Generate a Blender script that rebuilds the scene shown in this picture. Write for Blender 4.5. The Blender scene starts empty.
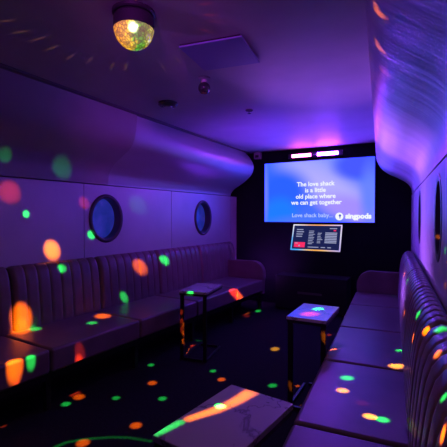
import bpy, bmesh, math, random
from mathutils import Vector, Matrix, Euler
random.seed(7)
C = bpy.context.scene.collection
PI = math.pi

# ------------------------------------------------------------------ helpers
def link(o, parent=None):
    C.objects.link(o)
    if parent is not None:
        o.parent = parent
    return o

def tag(o, label=None, cat=None, group=None, kind=None):
    if label: o['label'] = label
    if cat: o['category'] = cat
    if group: o['group'] = group
    if kind: o['kind'] = kind
    return o

def empty(name, loc, rz=0.0):
    o = bpy.data.objects.new(name, None)
    o.empty_display_size = 0.1
    C.objects.link(o)
    o.location = loc
    o.rotation_euler = (0, 0, rz)
    return o

def copy_tree(o, parent=None):
    c = o.copy()
    C.objects.link(c)
    if parent is not None:
        c.parent = parent
    for ch in o.children:
        copy_tree(ch, c)
    return c

class MB:
    def __init__(self):
        self.bm = bmesh.new()
    def box(self, x0, x1, y0, y1, z0, z1, bevel=0.0, seg=2):
        r = bmesh.ops.create_cube(self.bm, size=1.0)
        vs = r['verts']
        for v in vs:
            v.co = Vector(((x0+x1)/2 + v.co.x*(x1-x0), (y0+y1)/2 + v.co.y*(y1-y0), (z0+z1)/2 + v.co.z*(z1-z0)))
        if bevel > 0:
            es = list({e for v in vs for e in v.link_edges})
            bmesh.ops.bevel(self.bm, geom=es, offset=bevel, segments=seg, profile=0.5, affect='EDGES')
        return self
    def prism(self, pts, axis, a, b):
        """closed polygon pts (p,q) swept along axis from a to b.  axis 'x': (y,z); 'y': (x,z); 'z': (x,y)"""
        def mk(p, q, s):
            return {'x': (s, p, q), 'y': (p, s, q), 'z': (p, q, s)}[axis]
        lo = [self.bm.verts.new(mk(p, q, a)) for p, q in pts]
        hi = [self.bm.verts.new(mk(p, q, b)) for p, q in pts]
        n = len(pts)
        for i in range(n):
            self.bm.faces.new((lo[i], lo[(i+1) % n], hi[(i+1) % n], hi[i]))
        self.bm.faces.new(lo)
        self.bm.faces.new(list(reversed(hi)))
        return self
    def lathe(self, prof, cx=0, cy=0, cz=0, n=32, m=None):
        rings = []
        for r, z in prof:
            if r < 1e-6:
                rings.append([self.bm.verts.new(self._m(m, (cx, cy, cz+z)))])
            else:
                rings.append([self.bm.verts.new(self._m(m, (cx+r*math.cos(2*PI*k/n), cy+r*math.sin(2*PI*k/n), cz+z))) for k in range(n)])
        for a, b in zip(rings, rings[1:]):
            for k in range(n):
                k2 = (k+1) % n
                f = [a[k % len(a)], a[k2 % len(a)], b[k2 % len(b)], b[k % len(b)]]
                u = []
                for v in f:
                    if v not in u: u.append(v)
                if len(u) > 2:
                    self.bm.faces.new(u)
        return self
    def _m(self, m, p):
        return (m @ Vector(p)) if m is not None else p
    def grid(self, rows, close_u=False, caps=False):
        vs = [[self.bm.verts.new(p) for p in r] for r in rows]
        n = len(vs[0])
        for a, b in zip(vs, vs[1:]):
            for k in range(n if close_u else n-1):
                k2 = (k+1) % n
                self.bm.faces.new((a[k], a[k2], b[k2], b[k]))
        if caps:
            self.bm.faces.new(list(reversed(vs[0])))
            self.bm.faces.new(vs[-1])
        return self
    def quad(self, a, b, c, d):
        self.bm.faces.new([self.bm.verts.new(p) for p in (a, b, c, d)])
        return self
    def build(self, name, mat, parent=None, smooth=False, angle=40, weighted=False):
        bmesh.ops.recalc_face_normals(self.bm, faces=self.bm.faces)
        me = bpy.data.meshes.new(name)
        self.bm.to_mesh(me)
        self.bm.free()
        if smooth:
            for p in me.polygons: p.use_smooth = True
            try:
                me.set_sharp_from_angle(angle=math.radians(angle))
            except Exception:
                pass
        me.materials.append(mat)
        o = link(bpy.data.objects.new(name, me), parent)
        if weighted:
            o.modifiers.new('weighted', 'WEIGHTED_NORMAL').keep_sharp = True
        return o

# ------------------------------------------------------------------ materials
def mat(name, col, rough=0.6, metal=0.0, spec=0.5):
    m = bpy.data.materials.new(name)
    m.use_nodes = True
    b = m.node_tree.nodes['Principled BSDF']
    b.inputs['Base Color'].default_value = (*col, 1)
    b.inputs['Roughness'].default_value = rough
    b.inputs['Metallic'].default_value = metal
    b.inputs['Specular IOR Level'].default_value = spec
    return m

def nodes(m):
    return m.node_tree.nodes, m.node_tree.links, m.node_tree.nodes['Principled BSDF']

def add_noise(m, c0, c1, scale=8, detail=4, bump=0.0, vscale=(1, 1, 1), rough=None, bump_scale=None, dist=0.01):
    N, L, B = nodes(m)
    tc = N.new('ShaderNodeTexCoord'); mp = N.new('ShaderNodeMapping')
    mp.inputs['Scale'].default_value = vscale
    L.new(tc.outputs['Object'], mp.inputs['Vector'])
    nz = N.new('ShaderNodeTexNoise'); nz.inputs['Scale'].default_value = scale; nz.inputs['Detail'].default_value = detail
    L.new(mp.outputs['Vector'], nz.inputs['Vector'])
    rp = N.new('ShaderNodeValToRGB')
    rp.color_ramp.elements[0].position = 0.3; rp.color_ramp.elements[1].position = 0.7
    rp.color_ramp.elements[0].color = (*c0, 1); rp.color_ramp.elements[1].color = (*c1, 1)
    L.new(nz.outputs['Fac'], rp.inputs['Fac']); L.new(rp.outputs['Color'], B.inputs['Base Color'])
    if bump:
        n2 = nz
        if bump_scale:
            n2 = N.new('ShaderNodeTexNoise'); n2.inputs['Scale'].default_value = bump_scale; n2.inputs['Detail'].default_value = 3
            L.new(mp.outputs['Vector'], n2.inputs['Vector'])
        bp = N.new('ShaderNodeBump'); bp.inputs['Strength'].default_value = bump; bp.inputs['Distance'].default_value = dist
        L.new(n2.outputs['Fac'], bp.inputs['Height']); L.new(bp.outputs['Normal'], B.inputs['Normal'])
    if rough:
        mr = N.new('ShaderNodeMapRange')
        mr.inputs['To Min'].default_value = rough[0]; mr.inputs['To Max'].default_value = rough[1]
        L.new(nz.outputs['Fac'], mr.inputs['Value']); L.new(mr.outputs['Result'], B.inputs['Roughness'])
    return m

def emit(name, col, strength):
    m = bpy.data.materials.new(name); m.use_nodes = True
    N = m.node_tree.nodes; L = m.node_tree.links
    N.remove(N['Principled BSDF'])
    e = N.new('ShaderNodeEmission'); e.inputs['Color'].default_value = (*col, 1); e.inputs['Strength'].default_value = strength
    L.new(e.outputs['Emission'], N['Material Output'].inputs['Surface'])
    return m

M = {}
M['ceiling'] = add_noise(mat('ceiling_paint', (.42, .40, .44), .55), (.40, .38, .42), (.46, .44, .48), 3, 5, 0.05, bump_scale=30)
M['wall'] = add_noise(mat('wall_panel', (.55, .53, .57), .42, .35), (.50, .48, .52), (.58, .56, .60), 2.5, 6, 0.05, bump_scale=14)
M['bulkhead'] = add_noise(mat('bulkhead_shell', (.55, .53, .57), .36, .4), (.52, .50, .55), (.66, .64, .69), 2.2, 5, 0.32, (.7, 4.0, .7), (.36, .5), 1.8, .03)
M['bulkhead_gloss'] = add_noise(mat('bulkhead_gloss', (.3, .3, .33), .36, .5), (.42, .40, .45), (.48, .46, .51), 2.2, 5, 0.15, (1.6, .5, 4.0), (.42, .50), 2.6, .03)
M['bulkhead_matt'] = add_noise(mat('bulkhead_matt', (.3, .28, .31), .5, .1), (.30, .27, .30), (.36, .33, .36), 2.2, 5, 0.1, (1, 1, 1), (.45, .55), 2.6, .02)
M['seam'] = mat('seam_black', (.01, .01, .012), .8)
M['trim'] = mat('trim_dark', (.10, .09, .11), .5)
M['floor'] = add_noise(mat('carpet', (.012, .012, .018), .95, spec=.1), (.014, .0135, .017), (.026, .025, .03), 60, 4, 0.5, bump_scale=220, dist=.004)
M['back'] = add_noise(mat('back_wall_black', (.02, .02, .028), .7, spec=.12), (.006, .006, .010), (.009, .009, .014), 4, 3)
M['vinyl'] = add_noise(mat('upholstery', (.2, .19, .21), .42), (.150, .100, .115), (.20, .138, .158), 6, 5, 0.12, rough=(.30, .44), bump_scale=160, dist=.002)
M['black'] = mat('black_metal', (.02, .02, .022), .4, .3)
M['blackp'] = mat('black_plastic', (.018, .018, .02), .45)
M['grey'] = mat('grey_plastic', (.35, .34, .37), .4)
M['white'] = mat('detector_plastic', (.10, .09, .13), .12)
M['rim'] = mat('porthole_rim', (.045, .045, .06), .35)
M['chrome'] = mat('chrome', (.6, .6, .65), .2, 1.0)
M['hatch'] = mat('hatch_panel', (.20, .21, .42), .5)

def marble():
    m = mat('marble', (.5, .5, .5), .14)
    N, L, B = nodes(m)
    tc = N.new('ShaderNodeTexCoord')
    n1 = N.new('ShaderNodeTexNoise'); n1.inputs['Scale'].default_value = 3.2; n1.inputs['Detail'].default_value = 7; n1.inputs['Distortion'].default_value = .7
    L.new(tc.outputs['Object'], n1.inputs['Vector'])
    r = N.new('ShaderNodeValToRGB'); cr = r.color_ramp
    cr.elements[0].position = .0; cr.elements[0].color = (.50, .48, .51, 1)
    cr.elements[1].position = 1; cr.elements[1].color = (.56, .54, .57, 1)
    for p, c in ((.490, .5), (.497, .22), (.500, .22), (.507, .52)):
        e = cr.elements.new(p); e.color = (c, c*.97, c*1.02, 1)
    L.new(n1.outputs['Fac'], r.inputs['Fac']); L.new(r.outputs['Color'], B.inputs['Base Color'])
    return m
M['marble'] = marble()

# ------------------------------------------------------------------ room frame
CEIL = 2.35
YN, YB = -0.9, 5.56          # near and back ends of the room
def wl(y): return -2.97 + .055*(y-1.8)      # left wall face
def wr(y): return .10 - .078*(y-1.64)       # right wall face
PANEL_TOP = 1.66

fl = MB().box(-3.4, .7, YN, YB+.3, -.1, 0).build('floor', M['floor']); tag(fl, kind='structure')
ce = MB().box(-3.4, .7, YN, YB+.3, CEIL, CEIL+.1).build('ceiling', M['ceiling']); tag(ce, kind='structure')
bk = MB().box(-3.2, .4, YB, YB+.12, 0, CEIL).build('wall_back', M['back']); tag(bk, kind='structure')

def side_wall(name, wfun, sgn, seams, holes, ztop):
    """wall of flat panels with open seams; porthole openings cut out. sgn=+1: room lies towards +x"""
    ya, yb = YN, YB
    sl = (wfun(yb)-wfun(ya))/(yb-ya)
    ln = math.hypot(1, sl)
    T = Vector((sl/ln, 1/ln, 0)); Nn = Vector((sgn/ln, -sgn*sl/ln, 0))
    O = Vector((wfun(0), 0, 0))
    def P(y, z, d=0.0):
        return O + T*(y*ln) + Nn*d + Vector((0, 0, z))
    b = MB()
    ys = [ya] + sorted(seams) + [yb]
    g = .004
    def rect(y0, y1, z0, z1):
        if y1-y0 > 1e-4 and z1-z0 > 1e-4:
            b.quad(P(y0, z0), P(y1, z0), P(y1, z1), P(y0, z1))
    for i in range(len(ys)-1):
        y0, y1 = ys[i]+g, ys[i+1]-g
        hs = [h for h in holes if y0 < h[0] < y1]
        cur = y0
        for (hy, hz, ry, rz) in sorted(hs):
            s0, s1, t0, t1 = hy-ry-.04, hy+ry+.04, hz-rz-.04, hz+rz+.04
            rect(cur, s0, 0, ztop); rect(s0, s1, 0, t0); rect(s0, s1, t1, ztop)
            n = 48
            inn, out = [], []
            for k in range(n):
                a = 2*PI*k/n + PI/4
                c, s = math.cos(a), math.sin(a)
                inn.append(P(hy+ry*c, hz+rz*s))
                q = max(abs(c), abs(s))
                out.append(P(hy+(ry+.04)*c/q, hz+(rz+.04)*s/q))
            b.grid([out+[out[0]], inn+[inn[0]]])
            cur = s1
        rect(cur, y1, 0, ztop)
        # panel edges turning back
        for yy in (y0, y1):
            b.quad(P(yy, 0), P(yy, ztop), P(yy, ztop, -.05), P(yy, 0, -.05))
        b.quad(P(y0, ztop), P(y1, ztop), P(y1, ztop, -.05), P(y0, ztop, -.05))
    o = b.build(name, M['wall']); tag(o, kind='structure')
    k = MB()
    k.quad(P(ya, 0, -.13), P(yb, 0, -.13), P(yb, CEIL+.05, -.13), P(ya, CEIL+.05, -.13))
    kk = k.build('wall_backing', M['seam'], o)
    return P

HL = [(2.86, 1.325, .195, .222), (4.60, 1.325, .185, .222)]
HR = [(2.36, 1.34, .15, .215), (3.86, 1.34, .15, .215)]
PL = side_wall('wall_left', wl, 1, [1.13, 2.585, 3.90, 5.36], HL, PANEL_TOP)
PR = side_wall('wall_right', wr, -1, [1.55, 3.2, 4.7], HR, 1.625)

def glass_blue():
    m = bpy.data.materials.new('porthole_glass'); m.use_nodes = True
    N, L, B = nodes(m)
    B.inputs['Base Color'].default_value = (.02, .03, .12, 1)
    B.inputs['Roughness'].default_value = .12
    tc = N.new('ShaderNodeTexCoord'); nz = N.new('ShaderNodeTexNoise')
    nz.inputs['Scale'].default_value = 9; nz.inputs['Detail'].default_value = 3
    L.new(tc.outputs['Object'], nz.inputs['Vector'])
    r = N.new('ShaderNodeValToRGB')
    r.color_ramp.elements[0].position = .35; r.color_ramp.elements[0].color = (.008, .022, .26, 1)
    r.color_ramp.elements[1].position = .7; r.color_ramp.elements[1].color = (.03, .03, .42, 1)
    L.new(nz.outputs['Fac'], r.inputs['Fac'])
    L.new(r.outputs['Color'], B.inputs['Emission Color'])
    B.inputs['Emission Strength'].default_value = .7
    return m
M['glass'] = glass_blue()
M['darkglass'] = mat('dark_glass', (.006, .006, .02), .15)

wn = 0
for P, hs, gm in ((PL, HL, 'glass'), (PR, HR, 'darkglass')):
    for (hy, hz, ry, rz) in hs:
        wn += 1
        def ring(sc, d, add):
            n = 64
            return [P(hy+(ry+add)*sc*math.cos(2*PI*k/n), hz+(rz+add)*sc*math.sin(2*PI*k/n), d) for k in range(n)]
        b = MB()
        pro = .014 if gm == 'glass' else .004
        b.grid([ring(1, -.105, -.014), ring(1, pro*.6, -.014), ring(1, pro, -.004), ring(1, pro, .018), ring(1, pro*.4, .026), ring(1, -.004, .026)], close_u=True)
        fr = b.build('window_%d' % wn, M['rim'], None, True, 50)
        tag(fr, kind='structure')
        b = MB()
        n = 48
        b.bm.faces.new([b.bm.verts.new(p) for p in ring(1, -.085, -.012)])
        b.build('pane', M[gm], fr)

# ---- bulkheads above the wall panels (rounded overhead shells)
def bulkhead(wfun, sgn, y0, y1, pa, pb, ya, yb, lift=0.0, n=16):
    """profiles pa at ya, pb at yb: lists of (offset, z)"""
    def smooth(pr, k=6):
        out = []
        for i in range(len(pr)-1):
            p0 = pr[max(i-1, 0)]; p1 = pr[i]; p2 = pr[i+1]; p3 = pr[min(i+2, len(pr)-1)]
            for j in range(k):
                t = j/k
                out.append(tuple(.5*((2*p1[c]) + (-p0[c]+p2[c])*t + (2*p0[c]-5*p1[c]+4*p2[c]-p3[c])*t*t + (-p0[c]+3*p1[c]-3*p2[c]+p3[c])*t**3) for c in (0, 1)))
        out.append(pr[-1])
        return out
    sa, sb = smooth(pa), smooth(pb)
    rows = []
    for i in range(n+1):
        y = y0 + (y1-y0)*i/n
        t = (y-ya)/(yb-ya)
        row = []
        for (oa, za), (ob, zb) in zip(sa, sb):
            off = oa+(ob-oa)*t + lift; z = za+(zb-za)*t
            row.append((wfun(y)+sgn*off, y, z))
        row.append((wfun(y)-sgn*.1, y, row[-1][2]))
        row.append((wfun(y)-sgn*.1, y, CEIL+.04))
        rows.append(row)
    return MB().grid(rows, close_u=True, caps=True)

LA = [(.39, 2.36), (.385, 2.24), (.365, 2.12), (.31, 2.02), (.20, 1.94), (.09, 1.87), (.025, 1.79), (.006, 1.70), (.004, 1.668)]
LB = [(.23, 2.36), (.34, 2.24), (.40, 2.12), (.375, 2.00), (.29, 1.91), (.17, 1.83), (.07, 1.77), (.015, 1.71), (.004, 1.668)]
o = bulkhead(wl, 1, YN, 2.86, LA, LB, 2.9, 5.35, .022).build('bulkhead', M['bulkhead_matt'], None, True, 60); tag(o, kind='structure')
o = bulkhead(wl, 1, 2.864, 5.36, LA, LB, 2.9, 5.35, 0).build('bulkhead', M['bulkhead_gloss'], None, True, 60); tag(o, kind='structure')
RA = [(.322, 2.36), (.335, 2.22), (.33, 2.08), (.28, 1.98), (.19, 1.905), (.10, 1.84), (.035, 1.77), (.008, 1.70), (.004, 1.633)]
RB = [(.43, 2.36), (.435, 2.22), (.415, 2.07), (.36, 1.965), (.27, 1.89), (.165, 1.835), (.065, 1.77), (.012, 1.70), (.004, 1.633)]
o = bulkhead(wr, -1, YN, 5.36, RA, RB, 1.9, 5.35, 0, 24).build('bulkhead', M['bulkhead'], None, True, 60); tag(o, kind='structure')
# corner trim along the ceiling above the left bulkhead
def trim(name, off_fun, w, h, m, y0, y1, wfun, sgn):
    rows = []
    for i in range(9):
        y = y0+(y1-y0)*i/8
        x = wfun(y)+sgn*off_fun(y)
        rows.append([(x-sgn*.03, y, CEIL+.01), (x+sgn*w, y, CEIL+.01), (x+sgn*w, y, CEIL-h), (x+sgn*w*.6, y, CEIL-h*1.6), (x-sgn*.03, y, CEIL-h*1.6)])
    o = MB().grid(rows, close_u=True, caps=True).build(name, m); tag(o, kind='structure')
offL = lambda y: .39+(.23-.39)*(y-2.9)/(5.35-2.9)
trim('trim_1', offL, .035, .014, M['trim'], YN, 5.36, wl, 1)

# ------------------------------------------------------------------ upholstered benches
def channel(s, L, n):
    x = (s/L*n) % 1.0*2-1
    return math.sqrt(max(0.0, 1-x**4))

def backrest_mb(s0, s1, sgn, nch):
    L = s1-s0
    prof = [(.150, .40), (.150, .48), (.147, .56), (.142, .64), (.135, .72), (.127, .79), (.118, .845), (.104, .893), (.082, .926), (.054, .944), (.028, .945), (.008, .935), (.004, .90), (.004, .40)]
    cpt = (.06, .70)
    per = 10
    ns = nch*per
    rows = []
    # rounded ends
    ss = []
    for i in range(ns+1):
        ss.append(i/ns*L)
    ss = [0.0] + ss + [L]
    for i, s in enumerate(ss):
        inset = 0.0
        e = min(s, L-s)
        if i in (0, len(ss)-1): inset = .040
        elif e < .03: inset = .022*(1-e/.03)**2
        d = .0105*channel(min(max(s, 1e-6), L-1e-6), L, nch) if 0 < i < len(ss)-1 else 0
        row = []
        for j, (t, z) in enumerate(prof):
            a = prof[max(j-1, 0)]; b2 = prof[min(j+1, len(prof)-1)]
            tx, tz = b2[0]-a[0], b2[1]-a[1]
            ln = math.hypot(tx, tz) or 1
            nx, nz = tz/ln, -tx/ln
            w = 1.0 if 0 < j < 10 else (0.5 if j in (10,) else 0)
            tt = t + nx*(d-inset)*w if j < 12 else t
            zz = z + nz*(d-inset)*w if j < 12 else min(z, .93)
            row.append((sgn*max(tt, .002), s0+s, zz))
        rows.append(row)
    return MB().grid(rows, close_u=True, caps=True)

def cushion_mb(s0, s1, t0, t1, z0, z1, sgn):
    xs = sorted((sgn*t0, sgn*t1))
    b = MB().box(xs[0], xs[1], s0, s1, z0, z1, .022, 4)
    return b

def bench(label, wfun, sgn, cuts, depth, back_shift, nch):
    y0 = cuts[0]
    sl = (wfun(5)-wfun(0))/5
    root = empty('banquette_bench', (wfun(y0)+sgn*.004, y0, 0), -math.atan(sl))
    tag(root, label, 'bench', 'upholstered benches along the walls')
    k = math.hypot(1, sl)
    cs = [(c-y0)*k for c in cuts]
    for a, b in zip(cs, cs[1:]):
        cushion_mb(a+.004, b-.004, .06, depth, .285, .45, sgn).build('seat_cushion', M['vinyl'], root, True, 60, True)
    for a, b in zip(cs, cs[1:]):
        e = (.26 if sgn > 0 else .10)-back_shift if b == cs[-1] else 0
        backrest_mb(a+.007+back_shift, b-.007+e+back_shift, sgn, nch).build('backrest', M['vinyl'], root, True, 60)
    S = cs[-1]
    # armrest board with a big rounded front corner
    pts = [(.03, .24), (depth-.02, .24), (depth-.01, .50)]
    R_ = .17; cxx, czz = depth-.01-R_, .70-R_
    for i in range(1, 13):
        a = i/12*PI/2
        pts.append((cxx+R_*math.cos(a), czz+R_*math.sin(a)))
    pts += [(.03, .70)]
    b = MB().prism([(sgn*p, q) for p, q in pts], 'y', S+.006, S+.096)
    es = [e for e in b.bm.edges if abs(e.verts[0].co.y-e.verts[1].co.y) < 1e-6]
    bmesh.ops.bevel(b.bm, geom=es, offset=.02, segments=3, profile=.5, affect='EDGES')
    b.build('armrest', M['vinyl'], root, True, 60, True)
    xs = sorted((sgn*.05, sgn*(depth-.05)))
    MB().box(xs[0], xs[1], .02, S+.08, .225, .284).build('base_frame', M['black'], root)
    xs = sorted((sgn*(.30), sgn*(.33)))
    MB().box(xs[0], xs[1], .02, S+.08, .0, .225).build('under_seat_shade', M['seam'], root)  # black sheet added to stand in for the shade under the seat
    for c in cs[:-1]+[S+.05]:
        x = sgn*(depth-.10)
        MB().box(x-.02, x+.02, c-.02+.03, c+.02+.03, 0, .225, .003, 1).build('leg', M['black'], root)
    return root

bench('long dark channel-back upholstered bench under the two blue portholes', wl, 1, [.03, .88, 1.73, 2.58, 3.43, 4.27, 5.03], .735, .085, 8)
bench('purple-lit channel-back bench against the wall with the slit-like portholes, its seat beside two tables', wr, -1, [-.10, .78, 1.64, 2.44, 3.23, 4.08, 4.77], .615, 0, 8)

# ------------------------------------------------------------------ side tables
TW, TD, TH = .28, .45, .65
def make_table(loc, rz):
    root = empty('side_table', loc, rz)
    MB().box(-TW/2, TW/2, -TD/2, TD/2, TH-.022, TH, .003, 2).build('table_top', M['marble'], root)
    MB().box(-TW/2+.004, TW/2-.004, -TD/2+.004, TD/2-.004, TH-.042, TH-.0225).build('top_frame', M['black'], root)
    l = .011
    for sx in (-1, 1):                       # cantilevered: two flat bar legs at one end only
        x, y = sx*(TW/2-.026), -(TD/2-.018)
        MB().box(x-.017, x+.017, y-l, y+l, 0, TH-.043, .002, 1).build('leg', M['black'], root)
    for sy in (-1, 1):
        y = sy*(TD/2-.018)
        MB().box(-TW/2+.048, TW/2-.048, y-l, y+l, .002, .022, .002, 1).build('floor_rail', M['black'], root)
    for sx in (-1, 1):
        x = sx*(TW/2-.018)
        MB().box(x-l, x+l, -TD/2+.03, TD/2-.03, .002, .022, .002, 1).build('floor_rail', M['black'], root)
    return root
G = 'small marble-topped side tables'
t1 = make_table((-.605, 1.155, 0), math.radians(-7))
tag(t1, 'marble-topped side table with an orange and green light streak across its veined top', 'table', G)
t2 = copy_tree(t1); t2.location = (-.735, 2.76, 0); t2.rotation_euler = (0, 0, math.radians(1))
tag(t2, 'black-legged side table before the wall screens, its glossy top mirroring red and blue', 'table', G)
t3 = copy_tree(t1); t3.location = (-1.955, 3.165, 0); t3.rotation_euler = (0, 0, math.radians(10))
tag(t3, 'black-legged side table pulled up to the bench below the two blue portholes', 'table', G)

# ------------------------------------------------------------------ end wall: screens and light bar
def text_obj(name, body, size, mat_, parent, loc, bold=0.0, align='CENTER'):
    cu = bpy.data.curves.new(name, 'FONT')
    cu.body = body; cu.size = size; cu.align_x = align; cu.align_y = 'CENTER'; cu.offset = bold; cu.extrude = .0006
    cu.resolution_u = 3
    to = bpy.data.objects.new(name+'_tmp', cu)
    C.objects.link(to)
    bpy.context.view_layer.update()
    dg = bpy.context.evaluated_depsgraph_get()
    me = bpy.data.meshes.new_from_object(to.evaluated_get(dg))
    bpy.data.objects.remove(to)
    me.materials.clear(); me.materials.append(mat_)
    o = link(bpy.data.objects.new(name, me), parent)
    o.location = loc; o.rotation_euler = (PI/2, 0, 0)
    return o

BLUE = 4.2      # the screen's blue is far over-exposed in the photograph
def screen_mat(name, base, blobs, strength, tone=1.0):
    """emissive picture on a screen: soft round colour fields in the screen's own x/z coordinates"""
    m = bpy.data.materials.new(name); m.use_nodes = True
    N = m.node_tree.nodes; L = m.node_tree.links
    N.remove(N['Principled BSDF'])
    tc = N.new('ShaderNodeTexCoord')
    prev = None
    for (cx_, cz_, rx, rz, ang, col, soft) in blobs:
        mp = N.new('ShaderNodeMapping'); mp.vector_type = 'TEXTURE'
        mp.inputs['Location'].default_value = (cx_, 0, cz_)
        mp.inputs['Rotation'].default_value = (0, ang, 0)
        mp.inputs['Scale'].default_value = (rx, 10, rz)
        L.new(tc.outputs['Object'], mp.inputs['Vector'])
        ln = N.new('ShaderNodeVectorMath'); ln.operation = 'LENGTH'
        L.new(mp.outputs['Vector'], ln.inputs[0])
        mr = N.new('ShaderNodeMapRange'); mr.interpolation_type = 'SMOOTHSTEP'
        mr.inputs['From Min'].default_value = 1-soft; mr.inputs['From Max'].default_value = 1+soft*.6
        mr.inputs['To Min'].default_value = 1; mr.inputs['To Max'].default_value = 0
        L.new(ln.outputs['Value'], mr.inputs['Value'])
        mx = N.new('ShaderNodeMix'); mx.data_type = 'RGBA'
        L.new(mr.outputs['Result'], mx.inputs[0])
        if prev is None: mx.inputs[6].default_value = (base[0]*tone, base[1]*tone, base[2]*BLUE, 1)
        else: L.new(prev, mx.inputs[6])
        mx.inputs[7].default_value = (col[0]*tone, col[1]*tone, col[2]*BLUE, 1)
        prev = mx.outputs[2]
    e = N.new('ShaderNodeEmission'); e.inputs['Strength'].default_value = strength
    L.new(prev, e.inputs['Color']); L.new(e.outputs['Emission'], N['Material Output'].inputs['Surface'])
    return m

TX0, TX1, TZ0, TZ1, TY = -2.243, -.648, 1.262, 2.155, 5.49
tw, th = TX1-TX0, TZ1-TZ0
tv = empty('television', ((TX0+TX1)/2, TY, (TZ0+TZ1)/2))
tag(tv, 'large wall-mounted screen showing song words in white on a blue picture', 'television')
MB().box(-tw/2-.012, tw/2+.012, .004, .066, -th/2-.012, th/2+.012, .004, 2).build('housing', M['blackp'], tv)
M['tv'] = screen_mat('song_screen', (.08, .22, .90), [
    (-.10, .34, .46, .30, 0, (.42, .48, .92), .8),
    (.22, .02, .78, .26, math.radians(28), (.62, .58, .95), .75),
    (.50, -.26, .50, .20, math.radians(15), (.52, .38, .92), .7),
    (-.52, .02, .44, .34, 0, (.035, .17, .90), .55),
    (-.55, -.32, .30, .26, 0, (.02, .28, .88), .6),
    (.60, .34, .36, .20, 0, (.09, .14, .85), .5),
    (-.15, -.46, .55, .12, 0, (.10, .26, .92), .7),
    (.74, -.10, .14, .45, 0, (.20, .32, .95), .8),
    (-.78, 0, .05, .5, 0, (.2, .3, .95), .8),
], .92, .8)
MB().box(-tw/2, tw/2, 0, .0035, -th/2, th/2).build('screen', M['tv'], tv)
M['txt'] = emit('screen_white', (.92, .95, 1), 1.0)
M['txtdim'] = emit('screen_pale', (.55, .68, 1), .85)
def sx(u): return -tw/2 + (u-265.)/110.*tw
for body, uu, zz, sz in (('The love shack', 318.5, .118, .090), ('is a little', 318.5, .028, .090), ('old place where', 318.5, -.062, .090), ('we can get together', 319, -.150, .090)):
    text_obj('lyric_line', body, sz, M['txt'], tv, (sx(uu)+.012, -.002, zz-.012), .0022)
text_obj('lyric_line', 'Love shack baby...', .083, M['txtdim'], tv, (sx(316), -.002, -.350), .0012)
text_obj('logo_text', 'singpods', .098, M['txt'], tv, (sx(360.5), -.002, -.362), .0052)
b = MB()
mm = Matrix.Rotation(PI/2, 4, 'X')
b.lathe([(.0, .0), (.055, .0), (.055, .0008), (0, .0008)], n=32, m=Matrix.Translation((sx(343), -.001, -.365)) @ mm)
b.build('logo_disc', M['txt'], tv)
M['logo'] = emit('logo_blue', (.10, .14, .75), .8)
b = MB()
b.lathe([(0, 0), (.017, 0), (.017, .0006), (0, .0006)], n=20, m=Matrix.Translation((sx(343.6), -.0025, -.352)) @ mm)
b.box(sx(343.6)-.006, sx(343.6)+.006, -.003, -.0022, -.395, -.355)
b.build('logo_mark', M['logo'], tv)

# touch monitor on a bracket below, tipped back, rainbow edge light
mon = empty('touch_monitor', (-1.385, 5.27, 1.050))
mon.rotation_euler = (math.radians(-22), 0, 0)
tag(mon, 'tilted touch monitor with a rainbow-lit edge showing a song list', 'monitor')
mw, mh = .69, .385
MB().box(-mw/2, mw/2, .006, .045, -mh/2, mh/2, .012, 3).build('housing', M['blackp'], mon)
def rainbow():
    m = bpy.data.materials.new('edge_light'); m.use_nodes = True
    N = m.node_tree.nodes; L = m.node_tree.links
    N.remove(N['Principled BSDF'])
    tc = N.new('ShaderNodeTexCoord'); sp = N.new('ShaderNodeSeparateXYZ'); L.new(tc.outputs['Object'], sp.inputs[0])
    at = N.new('ShaderNodeMath'); at.operation = 'ARCTAN2'
    L.new(sp.outputs['Z'], at.inputs[0]); L.new(sp.outputs['X'], at.inputs[1])
    mr = N.new('ShaderNodeMapRange'); mr.inputs['From Min'].default_value = -PI; mr.inputs['From Max'].default_value = PI
    L.new(at.outputs[0], mr.inputs['Value'])
    r = N.new('ShaderNodeValToRGB'); cr = r.color_ramp
    cr.elements[0].position = 0; cr.elements[0].color = (.15, .45, .95, 1)
    cr.elements[1].position = 1; cr.elements[1].color = (.3, .55, .95, 1)
    for p, c in ((.10, (.05, .45, 1)), (.17, (.9, .55, .2)), (.26, (1, .45, .08)), (.34, (1, .55, .2)), (.42, (.55, .45, .9)), (.52, (.8, .75, .95)), (.58, (.75, .6, .95)), (.64, (.95, .5, .4)), (.74, (1, .42, .12)), (.84, (.95, .45, .3)), (.91, (.9, .85, .95))):
        e = cr.elements.new(p); e.color = (*c, 1)
    L.new(mr.outputs['Result'], r.inputs['Fac'])
    e = N.new('ShaderNodeEmission'); e.inputs['Strength'].default_value = 1.0
    L.new(r.outputs['Color'], e.inputs['Color']); L.new(e.outputs['Emission'], N['Material Output'].inputs['Surface'])
    return m
b = MB()
e_ = .016
b.box(-mw/2, mw/2, -.002, .0055, mh/2-e_, mh/2); b.box(-mw/2, mw/2, -.002, .0055, -mh/2, -mh/2+e_)
b.box(-mw/2, -mw/2+e_, -.002, .0055, -mh/2+e_, mh/2-e_); b.box(mw/2-e_, mw/2, -.002, .0055, -mh/2+e_, mh/2-e_)
b.build('edge_light', rainbow(), mon)
MB().box(-mw/2+e_, mw/2-e_, 0, .0055, -mh/2+e_, mh/2-e_).build('screen', emit('list_screen', (.012, .016, .085), 1.0), mon)
M['pink'] = emit('list_pink', (.95, .03, .14), 1.0)
M['row'] = emit('list_row', (.42, .45, .72), .8)
M['rowdim'] = emit('list_row_dim', (.14, .16, .45), .8)
MB().box(-.30, -.145, -.0015, -.0003, -.150, -.075).build('promo_tile', M['pink'], mon)
MB().box(.235, .268, -.0015, -.0003, .098, .115).build('list_badge', M['pink'], mon)
b = MB()
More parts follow.
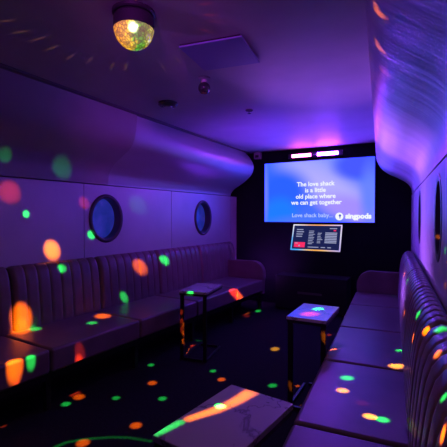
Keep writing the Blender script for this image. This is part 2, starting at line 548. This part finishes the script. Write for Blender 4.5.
for i in range(9):
    z = .095-i*.0235
    w = random.uniform(.06, .10)
    b.box(-.105, -.105+w, -.0012, -.0003, z-.005, z+.004)
for i in range(7):
    z = .065-i*.0235
    b.box(.02, .02+random.uniform(.04, .08), -.0012, -.0003, z-.005, z+.004)
for i in range(4):
    z = .115-i*.034
    b.box(-.285, -.285+random.uniform(.07, .11), -.0012, -.0003, z-.007, z+.006)
for x0, x1 in ((-.10, .05), (.08, .14), (.17, .22)):
    b.box(x0, x1, -.0012, -.0003, -.148, -.137)
b.box(.18, .28, -.0012, -.0003, .130, .142)
b.box(-.29, -.25, -.0022, -.0016, -.095, -.085); b.box(-.235, -.215, -.0022, -.0016, -.135, -.115)
b.build('list_text', M['row'], mon)
b = MB()
for i in range(7):
    z = .070-i*.0235
    b.box(.125, .285, -.0012, -.0003, z-.007, z+.007)
b.build('list_field', M['row'], mon)
ar = MB().box(-.06, .06, .046, .075, -.08, .08, .004, 1).build('bracket', M['black'], mon)
MB().box(-.025, .025, .075, .322, -.03, .03, .004, 1).build('bracket_arm', M['black'], ar)

# LED bar above the screen
lb = empty('light_bar', (-1.462, 5.47, 2.237))
tag(lb, 'slim wall-mounted bar with one pink and one lavender glowing strip above the screen', 'light')
MB().box(-.40, .40, 0, .090, -.038, .038, .006, 2).build('housing', M['blackp'], lb)
M['led_pink'] = emit('led_pink', (1.0, .10, .50), 26)
M['led_violet'] = emit('led_violet', (.22, .03, 1.0), 230)
MB().box(-.338, -.052, -.012, -.0005, -.022, .022, .004, 2).build('pink_strip', M['led_pink'], lb)
MB().box(.040, .332, -.012, -.0005, -.022, .022, .004, 2).build('lavender_strip', M['led_violet'], lb)
MB().box(-.02, .015, -.006, -.0005, -.008, .008).build('status_window', M['grey'], lb)

sb = empty('wall_sensor', (-2.37, 5.50, 2.29))
tag(sb, 'small pale box high on the dark wall beside the screen corner', 'sensor')
MB().box(-.055, .055, -.02, .055, -.05, .055, .008, 2).build('housing', M['grey'], sb)
MB().box(-.03, .03, -.026, -.0205, -.03, .01, .002, 1).build('sensor_window', M['blackp'], sb)

cab = empty('floor_cabinet', (-1.45, 5.36, 0))
tag(cab, 'low black cabinet on the floor below the tilted monitor', 'cabinet')
MB().box(-.50, .50, -.17, .17, .03, .50, .006, 2).build('body', M['seam'], cab)
MB().box(-.17, .17, -.176, -.1705, .255, .285).build('name_plate', M['trim'], cab)
for x in (-.42, .42):
    for y in (-.12, .12):
        MB().lathe([(0, 0), (.025, 0), (.022, .03), (0, .03)], x, y, 0, 16).build('foot', M['blackp'], cab)

# ------------------------------------------------------------------ ceiling fittings
LAMP = Vector((-1.285, 1.45, 0))
lamp = empty('party_light', (LAMP.x, LAMP.y, CEIL))
tag(lamp, 'black rotating party lamp with a glowing yellow and green faceted dome on the ceiling', 'lamp')
MB().lathe([(0, 0), (.104, 0), (.104, -.012), (.098, -.018), (0, -.018)], n=40).build('base_plate', M['blackp'], lamp, True, 30)
MB().lathe([(0, -.0185), (.088, -.0185), (.097, -.03), (.098, -.082), (.094, -.086), (0, -.086)], n=40).build('housing', M['seam'], lamp, True, 30)
def dome_mat():
    m = bpy.data.materials.new('faceted_dome'); m.use_nodes = True
    N, L, B = nodes(m)
    tc = N.new('ShaderNodeTexCoord')
    vo = N.new('ShaderNodeTexVoronoi'); vo.inputs['Scale'].default_value = 58
    L.new(tc.outputs['Object'], vo.inputs['Vector'])
    sp = N.new('ShaderNodeSeparateXYZ'); L.new(tc.outputs['Object'], sp.inputs[0])
    nz = N.new('ShaderNodeTexNoise'); nz.inputs['Scale'].default_value = 12
    L.new(vo.outputs['Position'], nz.inputs['Vector'])
    ad = N.new('ShaderNodeMath'); ad.operation = 'MULTIPLY_ADD'
    L.new(nz.outputs['Fac'], ad.inputs[0]); ad.inputs[1].default_value = .12; dx = N.new('ShaderNodeVectorMath'); dx.operation = 'DOT_PRODUCT'; dx.inputs[1].default_value = (.75, .66, 0)
    L.new(tc.outputs['Object'], dx.inputs[0]); L.new(dx.outputs['Value'], ad.inputs[2])
    mr = N.new('ShaderNodeMapRange'); mr.inputs['From Min'].default_value = -.06; mr.inputs['From Max'].default_value = .15
    L.new(ad.outputs[0], mr.inputs['Value'])
    r = N.new('ShaderNodeValToRGB'); cr = r.color_ramp
    cr.elements[0].position = 0; cr.elements[0].color = (.72, .22, .0, 1)
    cr.elements[1].position = 1; cr.elements[1].color = (.50, .40, .06, 1)
    for p, c in ((.30, (.85, .36, .0)), (.52, (.80, .50, .01)), (.60, (.05, .32, .01)), (.78, (.10, .30, .01)), (.92, (.55, .45, .05))):
        e = cr.elements.new(p); e.color = (*c, 1)
    L.new(mr.outputs['Result'], r.inputs['Fac'])
    # bright cells against darker facet joints
    v2 = N.new('ShaderNodeTexVoronoi'); v2.feature = 'DISTANCE_TO_EDGE'; v2.inputs['Scale'].default_value = 58
    L.new(tc.outputs['Object'], v2.inputs['Vector'])
    m2 = N.new('ShaderNodeMapRange'); m2.inputs['From Min'].default_value = 0; m2.inputs['From Max'].default_value = .25
    m2.inputs['To Min'].default_value = .35; m2.inputs['To Max'].default_value = 1.2
    L.new(v2.outputs['Distance'], m2.inputs['Value'])
    # hot lamp behind the lens
    ds = N.new('ShaderNodeVectorMath'); ds.operation = 'DISTANCE'
    ds.inputs[1].default_value = (.054, -.066, -.112)
    L.new(tc.outputs['Object'], ds.inputs[0])
    m3 = N.new('ShaderNodeMapRange'); m3.interpolation_type = 'SMOOTHSTEP'
    m3.inputs['From Min'].default_value = .008; m3.inputs['From Max'].default_value = .032
    m3.inputs['To Min'].default_value = 7.0; m3.inputs['To Max'].default_value = 0
    L.new(ds.outputs['Value'], m3.inputs['Value'])
    s1 = N.new('ShaderNodeMath'); s1.operation = 'ADD'
    L.new(m2.outputs['Result'], s1.inputs[0]); L.new(m3.outputs['Result'], s1.inputs[1])
    sc_ = N.new('ShaderNodeSeparateColor'); L.new(vo.outputs['Color'], sc_.inputs[0])
    mv = N.new('ShaderNodeMapRange'); mv.inputs['To Min'].default_value = .45; mv.inputs['To Max'].default_value = 1.5
    L.new(sc_.outputs[0], mv.inputs['Value'])
    ml = N.new('ShaderNodeMath'); ml.operation = 'MULTIPLY'
    L.new(s1.outputs[0], ml.inputs[0]); L.new(mv.outputs['Result'], ml.inputs[1])
    mw_ = N.new('ShaderNodeMix'); mw_.data_type = 'RGBA'
    m4 = N.new('ShaderNodeMath'); m4.operation = 'MULTIPLY'; m4.inputs[1].default_value = .12
    L.new(m3.outputs['Result'], m4.inputs[0]); L.new(m4.outputs[0], mw_.inputs[0])
    L.new(r.outputs['Color'], mw_.inputs[6]); mw_.inputs[7].default_value = (1, .95, .6, 1)
    L.new(mw_.outputs[2], B.inputs['Emission Color']); L.new(ml.outputs[0], B.inputs['Emission Strength'])
    B.inputs['Base Color'].default_value = (.3, .25, .1, 1); B.inputs['Roughness'].default_value = .1
    return m
DR = .095
prof = [(DR*math.cos(a), -.0865-DR*math.sin(a)*.98) for a in [i/9*PI/2 for i in range(10)]]
prof[-1] = (0, prof[-1][1])
MB().lathe([(DR*1.03, -.0862), (DR*1.03, -.092)]+prof[1:], n=22).build('faceted_dome', dome_mat(), lamp)
LC = Vector((LAMP.x, LAMP.y, CEIL-.10))

hat = empty('ceiling_hatch', (-1.13, 2.045, CEIL))
tag(hat, 'square bluish access hatch set in the ceiling past the party lamp', 'hatch')
hat.rotation_euler = (0, 0, math.radians(8))
MB().box(-.185, .185, -.175, .175, -.014, 0).build('hatch_frame', M['seam'], hat)
MB().box(-.185, .20, -.19, .19, -.024, -.0145, .003, 1).build('hatch_panel', M['hatch'], hat)

sp = empty('ceiling_spotlight', (-1.44, 2.37, CEIL))
tag(sp, 'small dark downlight hanging from the ceiling beside the hatch', 'light')
MB().lathe([(0, 0), (.045, 0), (.045, -.012), (.02, -.016), (.018, -.04), (0, -.04)], n=24).build('mount', M['grey'], sp, True, 30)
hd = [(.044*math.sin(t), -.075+.044*math.cos(t)) for t in [PI*.08+i/12*PI*.74 for i in range(13)]]
MB().lathe([(0, -.031)]+hd, n=24).build('lamp_head', mat('dark_chrome', (.12, .12, .14), .12, .8), sp, True, 60)
MB().lathe([(.027, -.1085), (.018, -.112), (0, -.114)], n=20).build('lens', mat('amber_lens', (.5, .25, .06), .1), sp, True, 60)

sd = empty('smoke_detector', (-2.04, 2.74, CEIL))
tag(sd, 'flat round detector on the ceiling close to the bulkhead edge', 'detector')
MB().lathe([(0, 0), (.085, 0), (.085, -.018), (.07, -.032), (0, -.034)], n=32).build('body', M['white'], sd, True, 30)
MB().lathe([(0, -.0345), (.04, -.0345), (.036, -.046), (0, -.046)], n=24).build('cap', M['grey'], sd, True, 30)

sk = empty('sprinkler_head', (-1.503, 3.29, CEIL))
tag(sk, 'tiny round ceiling fitting nearest the large screen', 'sprinkler')
MB().lathe([(0, 0), (.036, 0), (.034, -.008), (.014, -.01), (0, -.01)], n=24).build('rose', M['white'], sk, True, 30)
MB().lathe([(0, -.0105), (.010, -.0105), (.012, -.03), (.02, -.034), (0, -.036)], n=16).build('nozzle', M['chrome'], sk, True, 30)

# ------------------------------------------------------------------ the beams thrown by the party lamp
OR = (1.0, .175, .0); RD = (1.0, .05, .012); GR = (.015, .8, .08); YE = (1.0, .40, .012); PK = (1, .10, .12); OB = (1.0, .12, .0)
BEAM_GAIN = 90.0
BEAMS = [
    ((-2.959, 2.007, 1.367), None, GR, 0.068, 3.256),
    ((-2.922, 2.665, 1.163), None, GR, 0.090, 3.027),
    ((-2.946, 2.242, 1.048), None, OR, 0.181, 4.364),
    ((-2.932, 1.817, 1.829), None, GR, 0.128, 0.200),
    ((-2.908, 2.324, 1.782), None, GR, 0.220, 0.187),
    ((-2.966, 1.875, 1.543), None, RD, 0.213, 0.462),
    ((-2.931, 2.589, 1.475), None, RD, 0.138, 0.343),
    ((-2.887, 3.313, 1.474), None, GR, 0.253, 0.106),
    ((-2.828, 2.251, 0.894), None, GR, 0.098, 3.267),
    ((-2.758, 3.193, 0.796), None, OR, 0.189, 3.500),
    ((-2.805, 1.852, 0.559), None, OR, 0.208, 6.600),
    ((-2.745, 2.930, 0.519), None, GR, 0.105, 4.271),
    ((-2.737, 3.600, 0.832), None, GR, 0.132, 7.000),
    ((-2.573, 2.478, 0.450), None, OR, 0.174, 5.108),
    ((-2.486, 2.271, 0.450), None, GR, 0.103, 4.038),
    ((-2.753, 1.934, 0.450), None, GR, 0.114, 4.145),
    ((-2.807, 1.843, 0.450), None, OR, 0.176, 4.667),
    ((-2.099, 4.181, 0.399), None, RD, 0.151, 10.500),
    ((-2.092, 4.308, 0.326), None, OR, 0.103, 7.778),
    ((-2.250, 1.442, 0.420), None, OR, 0.127, 9.830),
    ((-2.244, 1.546, 0.424), None, GR, 0.079, 6.255),
    ((-2.223, 1.918, 0.347), None, RD, 0.104, 0.955),
    ((-2.284, 1.958, 0.000), None, OB, 0.103, 11.556),
    ((-2.350, 1.977, -0.000), None, RD, 0.105, 4.545),
    ((-2.281, 1.840, -0.000), None, GR, 0.082, 8.889),
    ((-2.030, 2.078, 0.000), None, GR, 0.073, 6.957),
    ((-2.203, 2.694, 0.000), None, GR, 0.074, 8.780),
    ((-1.955, 2.406, 0.000), None, OB, 0.092, 11.685),
    ((-1.721, 2.234, 0.000), None, GR, 0.078, 8.602),
    ((-1.649, 1.863, 0.000), None, OB, 0.095, 12.371),
    ((-1.643, 2.846, -0.000), None, GR, 0.071, 9.524),
    ((-1.495, 2.730, 0.000), None, OB, 0.081, 13.793),
    ((-1.363, 3.619, 0.000), None, YE, 0.108, 13.889),
    ((-1.083, 2.826, -0.000), None, GR, 0.085, 9.412),
    ((-1.798, 1.568, 0.000), None, OB, 0.097, 12.371),
    ((-2.125, 4.962, -0.000), None, GR, 0.104, 15.094),
    ((-2.149, 4.642, 0.000), None, RD, 0.099, 2.857),
    ((-2.144, 3.298, 0.000), None, RD, 0.076, 9.730),
    ((-2.397, 1.452, 0.000), None, RD, 0.052, 2.667),
    ((-0.841, 2.540, 0.161), None, OR, 0.029, 5.556),
    ((-0.906, 2.912, 0.000), None, OB, 0.026, 9.639),
    ((-1.910, 1.462, -0.000), None, GR, 0.038, 1.333),
    ((-1.905, 1.478, 0.000), None, GR, 0.038, 1.333),
    ((-1.900, 1.493, -0.000), None, GR, 0.039, 1.333),
    ((-1.895, 1.510, 0.000), None, GR, 0.039, 1.333),
    ((-1.889, 1.525, -0.000), None, GR, 0.039, 1.320),
    ((-1.875, 1.541, 0.000), None, GR, 0.039, 1.320),
    ((-1.861, 1.555, 0.000), None, GR, 0.039, 1.320),
    ((-1.847, 1.571, 0.000), None, GR, 0.039, 1.320),
    ((-1.832, 1.585, 0.000), None, GR, 0.039, 1.320),
    ((-1.815, 1.600, 0.000), None, GR, 0.039, 1.320),
    ((-1.798, 1.614, 0.000), None, GR, 0.040, 1.320),
    ((-1.781, 1.629, 0.000), None, GR, 0.040, 1.320),
    ((-1.760, 1.643, -0.000), None, GR, 0.040, 1.320),
    ((-1.738, 1.659, 0.000), None, GR, 0.040, 1.306),
    ((-1.715, 1.675, 0.000), None, GR, 0.040, 1.306),
    ((-1.692, 1.691, 0.000), None, GR, 0.040, 1.306),
    ((-1.667, 1.705, -0.000), None, GR, 0.040, 1.306),
    ((-1.640, 1.717, 0.000), None, GR, 0.040, 1.306),
    ((-1.614, 1.730, 0.000), None, GR, 0.040, 1.306),
    ((-1.587, 1.742, 0.000), None, GR, 0.040, 1.306),
    ((-1.556, 1.750, 0.000), None, GR, 0.040, 1.306),
    ((-1.524, 1.758, -0.000), None, GR, 0.039, 1.293),
    ((-1.492, 1.765, 0.000), None, GR, 0.039, 1.293),
    ((-1.460, 1.773, -0.000), None, GR, 0.039, 1.293),
    ((-1.944, 2.942, 0.622), None, GR, 0.085, 2.319),
    ((-2.032, 2.930, 0.451), None, RD, 0.038, 6.923),
    ((-2.032, 2.930, 0.366), None, RD, 0.038, 7.143),
    ((-2.032, 2.930, 0.290), None, RD, 0.038, 7.258),
    ((-2.015, 2.946, 0.317), None, OB, 0.038, 19.444),
    ((-2.015, 2.946, 0.241), None, OB, 0.038, 19.444),
    ((-2.015, 2.946, 0.166), None, OB, 0.038, 20.588),
    ((-0.729, 2.843, 0.650), None, GR, 0.092, 6.247),
    ((-0.741, 2.670, 0.650), None, RD, 0.146, 1.234),
    ((-0.722, 1.084, 0.650), None, OR, 0.046, 1.363),
    ((-0.712, 1.104, 0.650), None, OR, 0.048, 1.363),
    ((-0.702, 1.123, 0.650), None, OR, 0.050, 1.363),
    ((-0.691, 1.142, 0.650), None, OR, 0.052, 1.363),
    ((-0.680, 1.162, 0.650), None, OR, 0.055, 1.363),
    ((-0.669, 1.182, 0.650), None, OR, 0.057, 1.363),
    ((-0.660, 1.205, 0.650), None, OR, 0.060, 1.363),
    ((-0.650, 1.229, 0.650), None, OR, 0.062, 1.363),
    ((-0.642, 1.255, 0.650), None, OR, 0.065, 1.363),
    ((-0.634, 1.281, 0.650), None, OR, 0.068, 1.363),
    ((-0.628, 1.308, 0.650), None, OR, 0.071, 1.363),
    ((-0.623, 1.336, 0.650), None, OR, 0.074, 1.363),
    ((-0.618, 1.364, 0.650), None, OR, 0.077, 1.363),
    ((-0.761, 0.964, 0.650), None, GR, 0.039, 0.877),
    ((-0.755, 0.985, 0.650), None, GR, 0.040, 0.877),
    ((-0.749, 1.006, 0.650), None, GR, 0.040, 0.867),
    ((-0.743, 1.029, 0.650), None, GR, 0.041, 0.867),
    ((-0.736, 1.051, 0.650), None, GR, 0.041, 0.867),
    ((-0.671, 1.214, 0.650), None, GR, 0.045, 9.293),
    ((-0.985, 4.339, 0.000), None, RD, 0.046, 6.557),
    ((-0.569, 2.596, 0.450), None, OR, 0.062, 8.100),
    ((-0.384, 2.001, 0.450), None, YE, 0.068, 8.372),
    ((-0.163, 2.485, 0.450), None, YE, 0.092, 10.421),
    ((-0.225, 1.798, 0.450), None, YE, 0.064, 9.318),
    ((-0.174, 1.797, 0.450), None, GR, 0.063, 7.714),
    ((-0.392, 2.169, 0.450), None, GR, 0.079, 6.857),
    ((-0.162, 2.784, 0.450), None, GR, 0.061, 8.000),
    ((-0.275, 1.911, 0.450), None, RD, 0.069, 0.212),
    ((-0.183, 3.568, 0.848), None, OR, 0.061, 8.129),
    ((-0.137, 3.069, 0.872), None, GR, 0.063, 8.273),
    ((-0.135, 2.743, 0.715), None, OR, 0.047, 8.647),
    ((-0.042, 1.961, 0.898), None, GR, 0.053, 5.688),
    ((-0.057, 1.876, 0.808), None, OR, 0.044, 9.947),
    ((-0.006, 1.656, 0.906), None, OR, 0.044, 11.053),
    ((0.026, 1.336, 0.926), None, OR, 0.040, 8.750),
    ((0.041, 1.552, 0.951), None, GR, 0.061, 5.629),
    ((0.036, 1.059, 0.910), None, GR, 0.035, 5.305),
    ((0.031, 0.941, 0.878), None, OR, 0.040, 12.293),
    ((0.068, 2.046, 1.189), None, GR, 0.038, 1.558),
    ((0.049, 2.475, 1.231), None, OR, 0.029, 3.492),
    ((0.070, 2.025, 1.027), None, OR, 0.028, 1.918),
    ((-0.145, 1.298, 1.990), None, OR, 0.048, 1.429),
    ((-0.150, 1.268, 2.002), None, OR, 0.028, 1.045),
    ((-0.172, 1.564, 1.988), None, OR, 0.047, 1.406),
    ((-0.179, 1.531, 2.003), None, OR, 0.027, 1.014),
    ((-0.176, 1.772, 1.968), None, PK, 0.044, 0.909),
    ((-1.922, 1.199, 2.350), None, YE, 0.021, 0.429),
    ((-1.965, 1.309, 2.350), None, YE, 0.022, 0.429),
    ((-1.953, 1.408, 2.350), None, YE, 0.023, 0.400),
    ((-1.984, 1.522, 2.350), None, YE, 0.024, 0.429),
    ((-1.996, 1.661, 2.350), None, YE, 0.022, 0.462),
    ((-1.921, 1.754, 2.350), None, YE, 0.023, 0.429),
    ((-1.869, 1.893, 2.350), None, YE, 0.024, 0.429),
    ((-1.799, 1.950, 2.350), None, YE, 0.024, 0.429),
    ((-1.580, 2.068, 2.350), None, YE, 0.024, 0.357),
    ((-1.425, 2.022, 2.350), None, YE, 0.023, 0.294),
    ((-0.939, 1.553, 2.350), None, RD, 0.024, 0.444),
    ((-0.968, 1.649, 2.350), None, RD, 0.025, 0.462),
    ((-1.074, 1.765, 2.350), None, RD, 0.027, 0.280),
    ((-0.975, 1.723, 2.350), None, RD, 0.026, 0.250),
]
#BEAMS_HERE
def beam(p, nrm, col, wid, k):
    p = Vector(p)
    d = (p-LC).normalized()
    src = LC + d*(DR+.012)
    dist = (p-src).length
    li = bpy.data.lights.new('party_beam', 'SPOT')
    li.color = col
    li.spot_size = 2*math.atan(wid/2/dist)
    li.spot_blend = .9
    li.shadow_soft_size = .004
    li.energy = BEAM_GAIN*k*dist*dist
    o = bpy.data.objects.new('party_beam', li)
    C.objects.link(o)
    o.location = src
    o.rotation_euler = d.to_track_quat('-Z', 'Y').to_euler()
for q in BEAMS:
    beam(*q)

# the lamp's own soft glow below its dome
gl = bpy.data.lights.new('party_glow', 'SPOT')
gl.color = (1.0, .42, .75); gl.energy = 6; gl.spot_size = math.radians(165); gl.spot_blend = .6; gl.shadow_soft_size = .02
go = bpy.data.objects.new('party_glow', gl); C.objects.link(go)
go.location = LC - Vector((0, 0, DR+.02))

# ------------------------------------------------------------------ violet fill spots added out of view, without fixtures, at both room ends
def add_fill(loc, target, col, energy, cone, blend):
    li = bpy.data.lights.new('added_fill', 'SPOT')
    li.color = col; li.energy = energy; li.spot_size = math.radians(cone); li.spot_blend = blend; li.shadow_soft_size = .06
    o = bpy.data.objects.new('added_fill', li); C.objects.link(o)
    o.location = loc
    o.rotation_euler = (Vector(target)-Vector(loc)).to_track_quat('-Z', 'Y').to_euler()
add_fill((-2.2, .25, 1.55), (-.25, 3.6, 1.75), (.42, .09, 1.0), 70, 56, 1.0)
add_fill((-2.42, 5.34, .45), (-.75, 4.0, 2.2), (.18, .03, 1.0), 300, 95, 1.0)
add_fill((-2.36, 5.36, .50), (-.08, 2.3, 1.7), (.40, .11, 1.0), 850, 46, 1.0)
add_fill((-.12, -.4, 2.22), (-2.65, 4.35, 1.75), (.66, .06, 1.0), 210, 38, 1.0)

# ------------------------------------------------------------------ world: dim violet spill from the open end behind the camera
w = bpy.data.worlds.new('World'); bpy.context.scene.world = w
w.use_nodes = True
bg = w.node_tree.nodes['Background']
bg.inputs['Color'].default_value = (.16, .06, .30, 1)
bg.inputs['Strength'].default_value = .10

# ------------------------------------------------------------------ camera
cam = bpy.data.cameras.new('camera'); co = bpy.data.objects.new('camera', cam); C.objects.link(co)
cam.sensor_width = 36; cam.sensor_fit = 'HORIZONTAL'
cam.lens = 380/447*36
co.location = (0, 0, 1.35)
yaw = math.radians(28.4); pit = math.atan(7.5/380)
co.rotation_euler = (PI/2-pit, 0, yaw)
cam.clip_start = .02
sc = bpy.context.scene
sc.camera = co
sc.view_settings.view_transform = 'Standard'
sc.view_settings.look = 'None'
sc.view_settings.exposure = 0
sc.view_settings.gamma = 1
sc.view_settings.use_curve_mapping = False
sc.cycles.use_denoising = True
sc.cycles.max_bounces = 8
